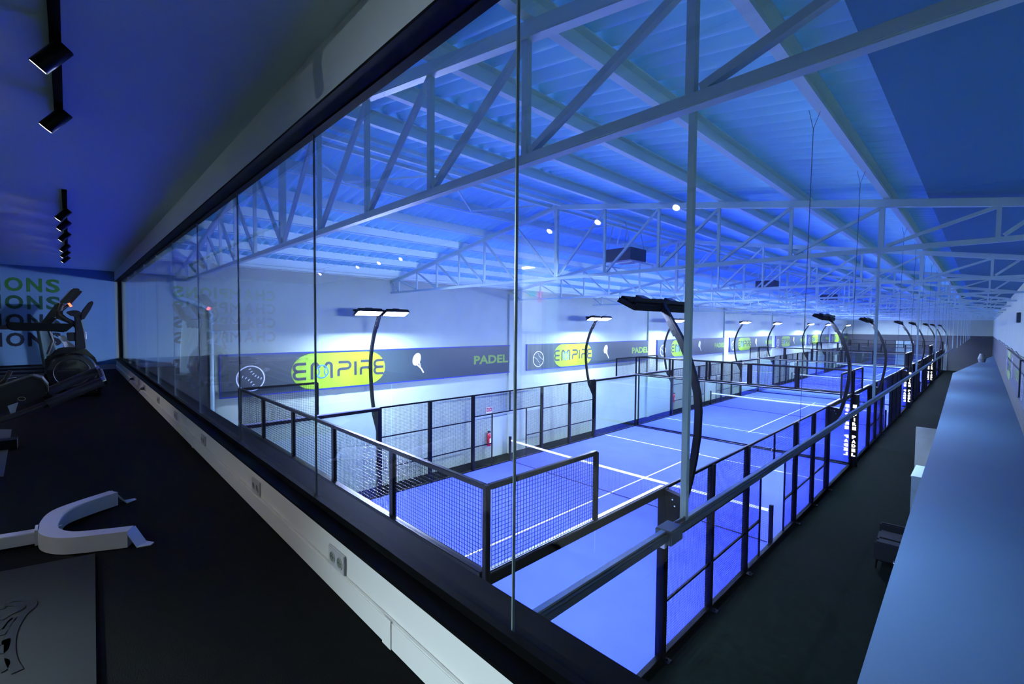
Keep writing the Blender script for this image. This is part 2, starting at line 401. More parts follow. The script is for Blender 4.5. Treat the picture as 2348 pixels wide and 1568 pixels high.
    let(P(x, 0.36)+[[(x+0.34, z1-0.24), (x+0.34, z0)], [(x+0.24, z1-0.22), (x+0.34, z1-0.27), (x+0.34, z1-0.3)]])
    let(E(p0+2.74, 0.34))
    # racket
    rx, ry = 6.30, 0.80
    ell = [(rx+0.17*math.cos(a)+0.05*math.sin(a), ry+0.23*math.sin(a)) for a in [2*PI*i/28 for i in range(28)]]
    mb = MB().prism(ell, fn, 0, 0.005)
    mb.strip([(rx+0.02, ry-0.2), (rx+0.17, ry-0.33), (rx+0.20, ry-0.36), (rx+0.30, ry-0.52)], 0.05, fn, 0, 0.005)
    mb.strip([(rx+0.12, ry-0.12), (rx+0.17, ry-0.33)], 0.03, fn, 0, 0.005)
    rk = mb.build('racket_emblem', M['icon_white'], t)
    mb = MB()
    for i in range(-3, 4):
        for j in range(-3, 4):
            if i*i+j*j < 10: mb.prism(arc(rx+i*0.042, ry+j*0.055, 0.011, 0, 2*PI, 6)[:-1], fn, 0.005, 0.007)
    mb.build('racket_holes', M['banner'], rk)
    text_mesh('PADEL', 'lettering', M['lime_text'], 0.36, lambda a, b, d: fn(9.05+a, 0.45+b, d), width=1.95, bold=0.012, parent=t)
    return t
b0 = make_banner(-10.30, 0.80, 0)
blab = lambda k: 'grey wall banner with lime logo pill, racket and word, %s from the gym' % ORD[k]
tag(b0, blab(0), 'banner', 'logo banners along the left wall')
for k in range(1, 7): dup(b0, (XL, -10.30+12.13*k+0.12, 3.66), blab(k))
# right wall banners: the same board, facing the other way
for k in range(2):
    c = dup(b0, (XR, 18.6-12.1*k, 3.66), 'grey wall banner on the right-hand wall above the roof slab, %s' % ('nearer one' if k else 'farther one'), rz=PI)
    c['group'] = 'logo banners on the right wall'
    for ch in list(c.children):
        if ch.name.startswith('edge_frame'): bpy.data.objects.remove(ch)
cb = thing('wall_cable', 'dark cable sagging along the right wall above the banners', 'cable', (0, 0, 0))
MB().tube([(XR-0.02, 2+2*i, 4.95-0.10*math.sin(i*1.3)**2) for i in range(20)], 0.012, 6).build('cable_run', M['black_plastic'], cb)
tag(box('wall_speaker', (XR-0.10, XR, 10.4, 10.9, 6.0, 6.35), M['duct'], bevel=0.01), 'small grey box mounted high on the right wall', 'box')

# ------------------------------------------------------------------ padel courts
CY = [0.0, 20.41, 40.82, 61.23]
def mesh_panel(a0, a1, z0, z1, axis, fixed, step=0.05, r=0.0024):
    mb = MB()
    n = max(1, round((a1-a0)/step)); k = max(1, round((z1-z0)/step))
    def bx(p0, p1, q0, q1, off=0.0):
        if axis == 'y': mb.box(fixed-r+off, fixed+r+off, p0, p1, q0, q1)
        else: mb.box(p0, p1, fixed-r+off, fixed+r+off, q0, q1)
    for i in range(n+1):
        a = a0+(a1-a0)*i/n; bx(a-r, a+r, z0, z1)
    for j in range(k+1):
        z = z0+(z1-z0)*j/k; bx(a0, a1, z-r, z+r, 2*r)
    return mb
def make_court():
    t = thing('padel_court', '', 'padel court')
    MB().box(-4.99, 4.99, -10, 10, 0.0, 0.02).build('turf', M['turf'], t)
    for y in (-6.95, 6.95): MB().box(-4.97, 4.97, y-0.025, y+0.025, 0.02, 0.0225).build('service_line', M['line'], t)
    MB().box(-0.025, 0.025, -7.15, 7.15, 0.0205, 0.023).build('centre_line', M['line'], t)
    bk = M['black_steel']; bv = 0.006
    # base profile
    for x in (-5.03, 5.03): MB().box(x-0.05, x+0.05, -10.05, 10.05, 0.0, 0.06).build('base_rail', bk, t, bevel=bv)
    for y in (-10.03, 10.03): MB().box(-5, 5, y-0.05, y+0.05, 0.0, 0.06).build('base_rail', bk, t, bevel=bv)
    for x in (-5.04, 5.04):
        for y in (-10.04, 10.04): MB().box(x-0.035, x+0.035, y-0.035, y+0.035, 0, 4.02).build('corner_post', bk, t, bevel=bv)
    # end walls
    for y in (-10.03, 10.03):
        s = 1 if y > 0 else -1
        for x in (-3, -1, 1, 3): MB().box(x-0.05, x+0.05, y-0.03, y+0.03, 3.02, 4.0).build('mesh_post', bk, t, bevel=bv)
        MB().box(-5, 5, y-0.03, y+0.03, 3.96, 4.02).build('top_rail', bk, t, bevel=bv)
        MB().box(-5, 5, y-0.05+0.02*s, y+0.05+0.02*s, 2.93, 3.05).build('glass_beam', bk, t, bevel=bv)
        MB().box(-5, 5, y-0.035-0.03*s, y+0.035-0.03*s, 2.985, 3.0).build('beam_channel', M['alu'], t)
        for i in range(5):
            x = -5+2*i
            MB().box(x+0.006, x+1.994, y-0.006, y+0.006, 0.06, 2.96).build('glass_pane', M['court_glass'], t)
            mesh_panel(x+0.06, x+1.94, 3.07, 3.95, 'x', y).build('wire_mesh', bk, t)
    # side walls
    for x in (-5.03, 5.03):
        for s in (-1, 1):
            for a, b in ((8, 10), (6, 8)):
                y0, y1 = sorted((s*a, s*b))
                MB().box(x-0.006, x+0.006, y0+0.006, y1-0.006, 0.06, 2.96).build('glass_pane', M['court_glass'], t)
            y0, y1 = sorted((s*8, s*10))
            MB().box(x-0.03, x+0.03, s*8-0.035, s*8+0.035, 3.0, 4.0).build('mesh_post', bk, t, bevel=bv)
            MB().box(x-0.03, x+0.03, y0, y1, 3.96, 4.02).build('top_rail', bk, t, bevel=bv)
            mesh_panel(y0+0.05, y1-0.05, 3.05, 3.95, 'y', x).build('wire_mesh', bk, t)
            y0, y1 = sorted((s*6, s*10)); q = 1 if x > 0 else -1
            MB().box(x-0.045, x+0.045, y0, y1, 2.90, 3.03).build('glass_beam', bk, t, bevel=bv)
            MB().box(x-q*0.03-0.03, x-q*0.03+0.03, y0, y1, 3.0, 3.035).build('beam_channel', M['alu'], t)
            for yy, hw in ((2, 0.058), (4, 0.058), (6, 0.072)): MB().box(x-hw, x+hw, s*yy-hw, s*yy+hw, 0, 3.0).build('side_post', bk, t, bevel=bv)
            for a, b in ((4, 6), (2, 4)):
                y0, y1 = sorted((s*a, s*b))
                mesh_panel(y0+0.05, y1-0.05, 0.06, 2.97, 'y', x).build('wire_mesh', bk, t)
                for z in (0.95, 2.0): MB().box(x-0.018, x+0.018, y0, y1, z-0.018, z+0.018).build('mid_rail', bk, t)
            y0, y1 = sorted((s*1, s*2))
            mesh_panel(y0+0.02, y1-0.02, 0.06, 2.0, 'y', x).build('wire_mesh', bk, t)
            MB().box(x-0.02, x+0.02, s*1-0.02, s*1+0.02, 0, 2.15).build('gate_post', bk, t)
            MB().box(x-0.018, x+0.018, y0, y1, 0.93, 0.97).build('mid_rail', bk, t)
            y0, y1 = sorted((0, s*2))
            mesh_panel(y0, y1, 2.15, 2.97, 'y', x).build('wire_mesh', bk, t)
        MB().box(x-0.02, x+0.02, -2, 2, 2.13, 2.17).build('gate_lintel', bk, t)
        MB().box(x-0.018, x+0.018, -0.018, 0.018, 2.15, 3.0).build('gate_post', bk, t)
        MB().box(x-0.025, x+0.025, -6, 6, 2.965, 3.02).build('top_rail', bk, t, bevel=bv)
    # feet of the outer posts
    for x in (-5.13, 5.13):
        for y in (-6, -4, -2, 2, 4, 6): MB().box(x-0.08, x+0.08, y-0.07, y+0.07, 0, 0.02).tube([(x+0.03, y, 0.02), (x+0.03, y, 0.06)], 0.015, 6).build('foot_plate', bk, t)
    return t
def make_net():
    t = thing('padel_net', '', 'net')
    mb = MB(); n = 200
    for i in range(n+1):
        x = -4.93+9.86*i/n; h = 0.84+0.04*(x/5)**2; mb.box(x-0.0016, x+0.0016, -0.0016, 0.0016, 0.03, h)
    for j in range(17):
        z = 0.05+0.05*j
        for i in range(8):
            x0 = -4.93+9.86*i/8; mb.box(x0, x0+9.86/8, 0.0016, 0.0048, z-0.0016, z+0.0016)
    mb.build('net_mesh', M['net'], t)
    mb = MB()
    for i in range(12):
        xa, xb = -4.93+9.86*i/12, -4.93+9.86*(i+1)/12
        za, zb = 0.86+0.04*(xa/5)**2, 0.86+0.04*(xb/5)**2
        mb.beam((xa, 0, za), (xb, 0, zb), 0.03, 0.065)
    mb.build('net_band', M['net_band'], t)
    MB().box(-4.93, 4.93, -0.006, 0.006, 0.022, 0.045).build('bottom_tape', M['net'], t)
    for x in (-5.0, 5.0):
        MB().box(x-0.045, x+0.045, -0.045, 0.045, 0.02, 1.06).build('net_post', M['black_steel'], t, bevel=0.005)
        MB().box(x-0.02 if x < 0 else x-0.12, x+0.12 if x < 0 else x+0.02, -0.01, 0.01, 0.88, 0.90).build('net_strap', M['black_steel'], t)
    return t
# floodlight pole on the right side (x = +5), arc bows outward
arcR = [(5.10, 2.20), (5.26, 2.50), (5.38, 2.85), (5.47, 3.2), (5.54, 3.6), (5.59, 4.0), (5.60, 4.4), (5.57, 4.7), (5.49, 5.0), (5.39, 5.3), (5.26, 5.58), (5.14, 5.78), (5.03, 5.96), (4.99, 6.04)]
def make_flood():
    t = thing('floodlight_pole', '', 'floodlight')
    mb = MB().prism([(5.0, 3.0), (5.45, 2.93), (5.40, 2.72), (5.23, 2.42), (5.10, 2.16), (5.0, 2.1)], lambda a, b, d: (a, d, b), -0.06, 0.06)
    gp = mb.build('bracket_plate', M['black_steel'], t, bevel=0.004)
    mb = MB()
    for x, z in ((5.06, 2.9), (5.06, 2.8), (5.06, 2.5), (5.06, 2.3), (5.22, 2.86), (5.26, 2.76)): mb.lathe([(0.014, -0.066), (0.014, 0.066)], (x, 0, z), 8, 'y')
    mb.build('bolt', M['chrome'], gp)
    mb = MB()
    for (xa, za), (xb, zb) in zip(arcR[2:-1], arcR[3:]): mb.beam((xa, 0, za), (xb, 0, zb), 0.10, 0.085, up=(0, 1, 0))
    mb = MB().strip(arcR[2:], 0.10, lambda a, b, d: (a, d, b), -0.045, 0.045); mb.build('curved_pole', M['black_steel'], t)
    cl = MB().strip([(5.20, 5.62), (5.04, 5.93), (4.97, 6.06), (4.93, 6.16)], 0.085, lambda a, b, d: (a, d, b), -0.05, 0.05).build('clamp_plate', M['black_steel'], t)
    mb = MB()
    for x, z in ((5.15, 5.71), (5.06, 5.86)): mb.lathe([(0.016, -0.058), (0.016, 0.058)], (x, 0, z), 8, 'y')
    mb.build('bolt', M['chrome'], cl)
    MB().box(4.86, 4.96, -0.92, 0.92, 6.155, 6.215).build('cross_bar', M['black_steel'], t, bevel=0.005)
    a = math.radians(25)
    for yc in (-0.50, 0.46):
        e = bpy.data.objects.new('lamp_head', None)
        hc = Vector((4.80, yc, 6.10)); inn = Vector((-math.cos(a), 0, math.sin(a))); nr = Vector((-math.sin(a), 0, -math.cos(a)))
        def q(u, v, d): return hc+inn*u+Vector((0, v, 0))+nr*d
        mb = MB(); mb.prism([(-0.17, -0.42), (0.17, -0.42), (0.17, 0.42), (-0.17, 0.42)], q, -0.06, 0.0)
        for i in range(9): 
            u = -0.15+0.3*i/8; mb.prism([(u-0.006, -0.40), (u+0.006, -0.40), (u+0.006, 0.40), (u-0.006, 0.40)], q, -0.10, -0.06)
        hd = mb.build('lamp_head', M['black_steel'], t)
        MB().prism([(-0.15, -0.40), (0.15, -0.40), (0.15, 0.40), (-0.15, 0.40)], q, 0.0, 0.003).build('lens', M['flood'], hd)
        rim = MB()
        for u0, u1, v0, v1 in ((-0.175, -0.151, -0.43, 0.43), (0.151, 0.175, -0.43, 0.43), (-0.175, 0.175, -0.43, -0.401), (-0.175, 0.175, 0.401, 0.43)):
            rim.prism([(u0, v0), (u1, v0), (u1, v1), (u0, v1)], q, -0.01, 0.014)
        rim.build('lens_rim', M['black_steel'], hd)
        MB().prism([(-0.08, -0.12), (0.08, -0.12), (0.08, 0.12), (-0.08, 0.12)], q, -0.16, -0.10).build('driver_box', M['black_plastic'], hd)
    MB().tube([(4.9, -0.2, 6.12), (4.86, -0.1, 6.22), (4.86, 0.1, 6.24), (4.93, 0.3, 6.12)], 0.010, 6).build('cable', M['black_plastic'], t)
    return t
c0 = make_court(); n0 = make_net(); f0 = make_flood()
tag(c0, 'blue padel court with glass ends and black mesh, nearest the gym window', 'padel court', 'blue padel courts in one line')
tag(n0, 'black court net with white band on the nearest blue court', 'net', 'padel nets')
for k in (1, 2, 3):
    dup(c0, (0, CY[k], 0), 'blue padel court with glass ends and black mesh, %s from the gym window' % ORD[k])
    dup(n0, (0, CY[k], 0), 'black court net with white band across the %s blue court' % ORD[k])
fi = 0
for k, cy in enumerate(CY):
    for e, yy in (('near', -6), ('far', 6)):
        for side in ('right', 'left'):
            lb = 'curved black floodlight pole on the %s fence, %s end of the %s court' % (side, e, ORD[k])
            rz = 0 if side == 'right' else PI
            if fi == 0: f0.location = (0, cy+yy, 0); tag(f0, lb, 'floodlight', 'curved floodlight poles beside the courts')
            else: dup(f0, (0, cy+yy, 0), lb, rz)
            fi += 1

# illuminated letter posts between the courts on the aisle side
def make_sign(y):
    t = thing('letter_post', '', 'illuminated sign', (5.16, y, 0), group='illuminated letter posts')
    MB().box(-0.10, 0.10, -0.16, 0.16, 0, 3.0).build('sign_box', M['black_steel'], t, bevel=0.005)
    zz = 2.62
    for i, ch in enumerate('E*PIRE PADEL'):
        z = 2.44-i*0.183
        if ch == ' ': continue
        if ch == '*':
            MB().prism([(0.06*math.cos(a), z+0.07+0.065*math.sin(a)) for a in [2*PI*j/16 for j in range(16)]], lambda a, b, d: (a, -0.16-d, b), 0, 0.01).build('ball_letter', M['letter_yellow'], t)
        else:
            text_mesh(ch, 'letter', M['letter_lit'], 0.135, lambda a, b, d, z=z, w=0.125 if ch != 'I' else 0.04: (a-w/2, -0.162-d, z+b), width=0.125 if ch != 'I' else 0.04, bold=0.007, parent=t)
    return t
s0 = make_sign(10.2)
tag(s0, 'black post with glowing vertical letters between the first two courts', 'illuminated sign', 'illuminated letter posts')
dup(s0, (5.16, 30.6, 0), 'black post with glowing vertical letters between second and third courts')
dup(s0, (5.16, 51.0, 0), 'black post with glowing vertical letters between third and fourth courts')

# ------------------------------------------------------------------ hanging rail over the aisle
hr = thing('hanging_rail', 'long dark metal rail hung over the aisle on rods and wires', 'rail', (7.68, 0, 4.72))
MB().box(-0.030, 0.030, -12.19, 20, -0.018, 0.018).build('rail_profile', M['tray'], hr, bevel=0.004)
MB().box(-0.012, 0.012, -12.19, 20, 0.02, 0.03).build('track_lip', M['alu'], hr)
MB().box(-0.045, 0.045, -11.17, -11.04, -0.04, 0.035).build('junction_box', M['tray'], hr, bevel=0.006)
MB().box(-0.02, 0.02, -11.19, -11.17, -0.05, -0.015).build('box_cap', M['alu'], hr)
MB().tube([(0.0, -11.04, 0.03), (0.02, -10.98, 0.04), (0, -10.93, 0.035)], 0.008, 6).build('lead', M['black_plastic'], hr)
for y in [t+0.11 for t in TY[:6]]: MB().box(-0.016, 0.016, y-0.016, y+0.016, 0.02, 7.56-4.72).build('hanger_rod', M['steel_white'], hr)
for k in range(13):
    y = -8.75+2.1*k
    if min(abs(y-t-0.11) for t in TY) < 0.4: continue
    MB().tube([(0, y, 0.03), (0.03, y, 2.72)], 0.0025, 5).tube([(0.03, y, 2.72), (0.01, y-0.07, 2.86)], 0.002, 5).tube([(0.03, y, 2.72), (0.08, y+0.07, 2.93)], 0.002, 5).build('hanger_wire', M['black_plastic'], hr)
# far drop rods
for k in range(6, 13):
    y = TY[k]+0.11
    o = tag(box('drop_rod', (7.665, 7.695, y-0.015, y+0.015, 4.6, 7.68), M['steel_white']), 'thin white rod hanging from the %s roof truss over the aisle' % ORD[k], 'rod', 'thin rods hanging far down the aisle')

# hanging heater boxes under the ridge
def make_heater():
    t = thing('hanging_unit', '', 'hanging unit')
    MB().box(-0.40, 0.40, -0.40, 0.40, 0.0, 0.34).build('housing', M['duct'], t, bevel=0.01)
    MB().box(-0.55, 0.55, -0.55, -0.52, -0.10, -0.07).box(-0.55, 0.55, 0.52, 0.55, -0.10, -0.07).box(-0.55, -0.52, -0.55, 0.55, -0.10, -0.07).box(0.52, 0.55, -0.55, 0.55, -0.10, -0.07).build('lower_frame', M['steel_white'], t)
    for x in (-0.36, 0.36):
        for y in (-0.36, 0.36): MB().tube([(x, y, 0.34), (x*0.5, y, 1.05)], 0.012, 6).tube([(x, y, 0), (x*1.45, y*1.45, -0.08)], 0.01, 6).build('hanger', M['steel_white'], t)
    return t
h0 = make_heater(); h0.location = (1.7, -2.0, 7.56)
tag(h0, 'dark square unit hung under the ridge, the nearest one', 'hanging unit', 'dark square units under the ridge')
dup(h0, (1.7, 10.1, 7.56), 'dark square unit hung under the ridge, the middle one')
dup(h0, (1.7, 22.2, 7.56), 'dark square unit hung under the ridge, the farthest one')

# ------------------------------------------------------------------ left wall fittings
def extinguisher(y, lb):
    t = thing('fire_extinguisher', lb, 'fire extinguisher', (XL+0.12, y, 0.55))
    MB().lathe([(0.02, 0.0), (0.085, 0.02), (0.09, 0.06), (0.09, 0.46), (0.07, 0.53), (0.03, 0.56), (0.02, 0.60)]).build('cylinder', M['red'], t, smooth=True)
    MB().box(-0.03, 0.10, -0.02, 0.02, 0.60, 0.66).box(-0.02, 0.02, -0.10, 0.02, 0.63, 0.65).build('valve_handle', M['black_plastic'], t)
    MB().tube([(0, -0.04, 0.62), (0.02, -0.13, 0.55), (0.04, -0.14, 0.35), (0.04, -0.11, 0.15)], 0.012, 6).build('hose', M['black_plastic'], t)
    MB().box(0.088, 0.094, -0.04, 0.04, 0.15, 0.35).build('label_plate', M['icon_white'], t)
    return t
extinguisher(-0.42, 'red fire extinguisher on the left wall behind the first court')
extinguisher(16.4, 'red fire extinguisher on the left wall behind the second court')
def fire_sign(y, lb):
    t = thing('fire_sign', lb, 'sign', (XL+0.004, y, 1.95))
    MB().box(0, 0.006, -0.17, 0.17, 0, 0.26).build('plate', M['icon_white'], t)
    MB().box(0.006, 0.008, -0.15, -0.01, 0.07, 0.24).box(0.006, 0.008, 0.01, 0.15, 0.07, 0.24).build('red_field', M['red'], t)
    MB().box(0.008, 0.010, -0.10, -0.06, 0.10, 0.20).box(0.008, 0.010, 0.06, 0.11, 0.10, 0.18).build('pictogram', M['icon_white'], t)
    return t
fire_sign(-0.32, 'red and white fire sign above the extinguisher behind the first court')
dpz = thing('down_pipe', 'white pipe running down the left wall beside the gym window', 'pipe', (0, 0, 0))
MB().tube([(XL+0.10, -11.35, 7.2), (XL+0.10, -11.3, 6.55), (XL+0.10, -11.2, 6.40), (XL+0.10, -10.55, 6.15), (XL+0.10, -10.5, 6.0), (XL+0.10, -10.5, 3.2)], 0.05, 10).build('pipe_run', M['steel_white'], dpz, smooth=True)

# far wall door and small things on the far court side
dr = thing('door_1', 'white door in the far grey wall behind the last court', 'door', (0.9, Y1-0.01, 0))
dr['kind'] = 'structure'
MB().box(-0.9, 0.9, -0.06, 0, 0, 3.9).build('door_leaf', M['cab_white'], dr)
MB().box(-0.96, -0.9, -0.07, 0, 0, 3.96).box(0.9, 0.96, -0.07, 0, 0, 3.96).box(-0.96, 0.96, -0.07, 0, 3.9, 3.96).build('door_frame', M['steel_white'], dr)
struct(box('trim_41', (5.05, 5.4, Y1-0.3, Y1-0.01, 0, 3.6), M['panel_grey']))

# ------------------------------------------------------------------ aisle side annex roof and furniture
ann = slab('roof_slab', [(8.19, -12.19), (8.04, -4.0), (7.93, 3.4), (7.43, 29.0), (8.45, 43.4), (9.3, 56.0), (XR, 60.0), (XR, -12.19)], 2.70, 2.80, M['annex'])
tag(ann, kind='structure')
struct(box('wall_annex', (9.35, 9.64, -12.19, 45, 0, 2.70), M['grey_paint']))
def cabinet(x, y, w_, d, h, lb):
    t = thing('white_cabinet', lb, 'cabinet', (x, y, 0))
    MB().box(0, w_, 0, d, 0.05, h-0.04).build('body', M['cab_white'], t, bevel=0.004)
    MB().box(-0.015, w_+0.015, -0.015, d+0.015, h-0.04, h).build('counter_top', M['cab_white'], t, bevel=0.004)
    MB().box(0.03, w_-0.03, 0.03, d-0.03, 0, 0.05).build('plinth', M['black_plastic'], t)
    MB().box(0.05, w_-0.05, -0.012, 0, 0.12, h-0.10).build('door_panel', M['cab_white'], t, bevel=0.002)
    return t
cabinet(7.42, 4.5, 1.2, 1.5, 1.42, 'tall white cabinet behind the dark armchair in the aisle')
cabinet(7.72, 14.6, 1.2, 1.6, 1.95, 'white cabinet standing behind the grey panel in the aisle')
cabinet(7.30, 36.0, 1.6, 2.0, 1.5, 'far white cabinet at the end of the aisle')
pn = thing('standing_panel', 'pale grey glossy panel standing in the aisle beyond the tall cabinet', 'panel', (7.18, 8.6, 0))
MB().box(0, 1.9, 0, 0.05, 0.05, 2.22).build('board', M['panel_grey'], pn, bevel=0.004)
MB().box(0.1, 0.2, -0.15, 0.2, 0, 0.05).box(1.6, 1.7, -0.15, 0.2, 0, 0.05).build('feet', M['black_steel'], pn)
tag(box('red_box', (8.0, 8.35, 8.3, 8.55, 0.0, 1.0), M['red'], bevel=0.01), 'red box leaning at the grey panel by the roof edge', 'box')
# armchair
ac = thing('armchair', 'dark charcoal two-seat armchair standing in the aisle', 'armchair', (7.10, 0.50, 0), 0.05)
MB().box(0.05, 1.0, 0.10, 1.45, 0.20, 0.36).build('seat_base', M['fabric'], ac, bevel=0.03)
MB().box(0.0, 0.82, 0.13, 0.77, 0.36, 0.50).build('seat_cushion', M['fabric'], ac, bevel=0.045)
MB().box(0.0, 0.82, 0.79, 1.43, 0.36, 0.50).build('seat_cushion', M['fabric'], ac, bevel=0.045)
MB().box(0.0, 1.0, 0.0, 0.12, 0.20, 0.66).build('arm', M['fabric'], ac, bevel=0.035)
MB().box(0.0, 1.0, 1.44, 1.56, 0.20, 0.66).build('arm', M['fabric'], ac, bevel=0.035)
MB().box(0.82, 1.02, 0.05, 1.50, 0.30, 0.95).build('backrest', M['fabric'], ac, bevel=0.05)
for x in (0.06, 0.94):
    for y in (0.06, 1.50): MB().tube([(x, y, 0.21), (x-0.02, y, 0.0)], [0.022, 0.013], 8).build('leg', M['black_steel'], ac)
cu = MB().lathe([(0.001, -0.07), (0.16, -0.055), (0.21, -0.02), (0.21, 0.02), (0.16, 0.055), (0.001, 0.07)], (0, 0, 0), 4, 'z').build('cushion', M['cushion'], None, bevel=0.02)
cu.location = (7.80, 1.15, 0.72); cu.rotation_euler = (0.1, 1.15, 0.3)
tag(cu, 'grey square cushion leaning on the dark armchair', 'cushion')
stb = thing('side_table', 'small round dark side table beside the armchair', 'side table', (7.74, 0.10, 0))
MB().lathe([(0.24, 0.0), (0.25, 0.012), (0.24, 0.024)], (0, 0, 0.45), 28).build('table_top', M['gloss_black'], stb)
MB().tube([(0, 0, 0.02), (0, 0, 0.45)], 0.02, 10).build('stem', M['black_steel'], stb)
MB().lathe([(0.16, 0.0), (0.16, 0.015)], (0, 0, 0), 24).build('foot', M['black_steel'], stb)
tag(box('card_holder', (7.72, 7.84, 0.08, 0.2, 0.474, 0.60), M['icon_white'], bevel=0.003), 'small white card box on the side table', 'box')
# dark chair far down the aisle
fc = thing('dark_armchair', 'dark armchair far down the aisle beside the far cabinet', 'armchair', (7.2, 27.0, 0))
MB().box(0, 0.9, 0, 0.9, 0.2, 0.5).build('seat', M['fabric'], fc, bevel=0.04)
MB().box(0.75, 0.95, 0, 0.9, 0.3, 1.0).build('backrest', M['fabric'], fc, bevel=0.04)
MB().box(0, 0.9, -0.12, 0, 0.2, 0.7).box(0, 0.9, 0.9, 1.02, 0.2, 0.7).build('arms', M['fabric'], fc, bevel=0.03)
for x in (0.06, 0.84):
    for y in (0.0, 0.9): MB().tube([(x, y, 0.2), (x, y, 0)], 0.02, 6).build('leg', M['black_steel'], fc)
pl = thing('white_plant_pot', 'pale object standing on the roof slab at its far end', 'pot', (8.75, 45.0, 2.80))
MB().lathe([(0.2, 0), (0.28, 0.3), (0.15, 0.75)], n=16).build('pot', M['panel_grey'], pl)

# ------------------------------------------------------------------ gym shell
struct(box('floor_gym', (XL, XR, -17.0, GP, GF-0.05, GF), M['rubber']))
struct(box('ceiling_gym', (XL, XR, -17.2, GP, GC, GC+0.1), M['gym_ceil']))
struct(box('wall_gym_left', (XL, XL+0.001, -17.0, GP, GF, GC), M['gym_wall']))
# back wall with the lit opening
DX0, DX1 = 3.08, 4.06
struct(MB().box(XL, DX0, -17.2, -17.0, GF-0.05, GC+0.1).box(DX1, XR, -17.2, -17.0, GF-0.05, GC+0.1).build('wall_back', M['back_wall']))
struct(MB().box(XL, XR, GP, -12.20, GF-0.05, 4.806).box(XL, XR, GP, -12.45, 4.806, 4.838).build('wall_plinth', M['gym_white']))
struct(box('wall_header', (XL, XR, GP, -12.355, 6.747, GC+0.05), M['gym_white']))
struct(MB().box(XL, XR, GP-0.016, GP, GF, 4.718).build('baseboard_window', M['gym_white'], bevel=0.003))
for x in (7.31, 3.72): struct(box('baseboard_joint_cover', (x-0.03, x+0.03, GP-0.019, GP-0.016, GF, 4.721), M['gym_white']))
struct(MB().box(XL, XL+0.015, -17.0, GP-0.02, GF, 4.73).build('baseboard_left', M['gym_white']))
win = thing('window_1', 'long black framed interior window overlooking the courts', '', (0, 0, 0)); win['kind'] = 'structure'
bs = M['sill_black']
MB().box(XL, XR, GP, -12.385, 4.838, 4.850).build('window_sill', bs, win)
MB().box(XL, XR, -12.400, -12.374, 4.850, 4.882).build('glazing_bead', bs, win)
MB().box(XL, XR, -12.374, -12.353, 4.822, 4.862).build('frame_bottom', bs, win)
MB().box(XL, XR, -12.353, -12.275, 4.822, 4.842).box(XL, XR, -12.275, -12.195, 4.805, 4.826).build('outer_sill', bs, win)
MB().box(XL, XR, GP, -12.385, 6.738, 6.75).build('frame_top', bs, win)
MB().box(XL, XR, -12.385, -12.345, 6.732, 6.78).build('frame_top_lip', bs, win)
MB().box(XL, XL+0.04, -12.395, -12.345, 4.82, 6.74).build('frame_side', bs, win)
JX = [7.83-1.484*k for k in range(0, 10)]
edges = [XR]+JX
edges = [e for e in edges if e > XL+0.1]+[XL+0.05]
for a, b in zip(edges[:-1], edges[1:]):
    MB().box(b+0.002, a-0.002, GG-0.005, GG+0.005, 4.862, 6.736).build('glass_pane', M['gym_glass'], win)
for x in JX: 
    if x > XL+0.1: MB().box(x-0.002, x+0.002, GG-0.005, GG+0.005, 4.862, 6.736).build('silicone_joint', M['silicone'], win)

# sockets on the plinth
def make_socket():
    t = thing('wall_socket', '', 'socket')
    MB().box(-0.081, 0.081, -0.010, 0.0, -0.0435, 0.0435).build('cover_plate', M['socket'], t, bevel=0.004)
    for x in (-0.037, 0.037):
        rg = MB().lathe([(0.026, -0.0005), (0.026, -0.003), (0.022, -0.003), (0.021, 0.0)], (x, -0.0098, 0), 20, 'y').build('outlet', M['socket'], t)
        MB().lathe([(0.020, 0.0), (0.020, -0.0008)], (x, -0.0101, 0), 20, 'y').build('recess', M['panel_grey'], rg)
        MB().lathe([(0.003, 0.0), (0.003, -0.0008)], (x-0.009, -0.0112, 0), 8, 'y').lathe([(0.003, 0.0), (0.003, -0.0008)], (x+0.009, -0.0112, 0), 8, 'y').build('pin_hole', M['dark_hole'], rg)
    return t
sk = make_socket()
SX = [6.86, 5.68, 4.14, 2.72, 1.37, -0.14, -1.77]
for i, x in enumerate(SX):
    lb = 'light grey double wall socket on the white plinth, %s' % ('nearest the camera' if i == 0 else ORD[i]+' along from the nearest one')
    if i == 0: sk.location = (x, GP, 4.757); tag(sk, lb, 'socket', 'double sockets under the gym window')
    else: dup(sk, (x, GP, 4.764), lb)
for x, dy in ((-1.72, 0), (-0.08, 0)):
    t = thing('power_plug', 'black plug and lead in a %s socket under the window' % ('far' if x < -1 else 'nearer'), 'plug', (x, GP-0.012, 4.757))
    MB().lathe([(0.02, 0), (0.02, -0.03), (0.01, -0.05)], (0, 0, 0), 10, 'y').build('plug_body', M['black_plastic'], t)
    MB().tube([(0, -0.04, 0), (0.0, -0.07, -0.04), (-0.03, -0.06, -0.15)], 0.005, 6).build('lead', M['black_plastic'], t)

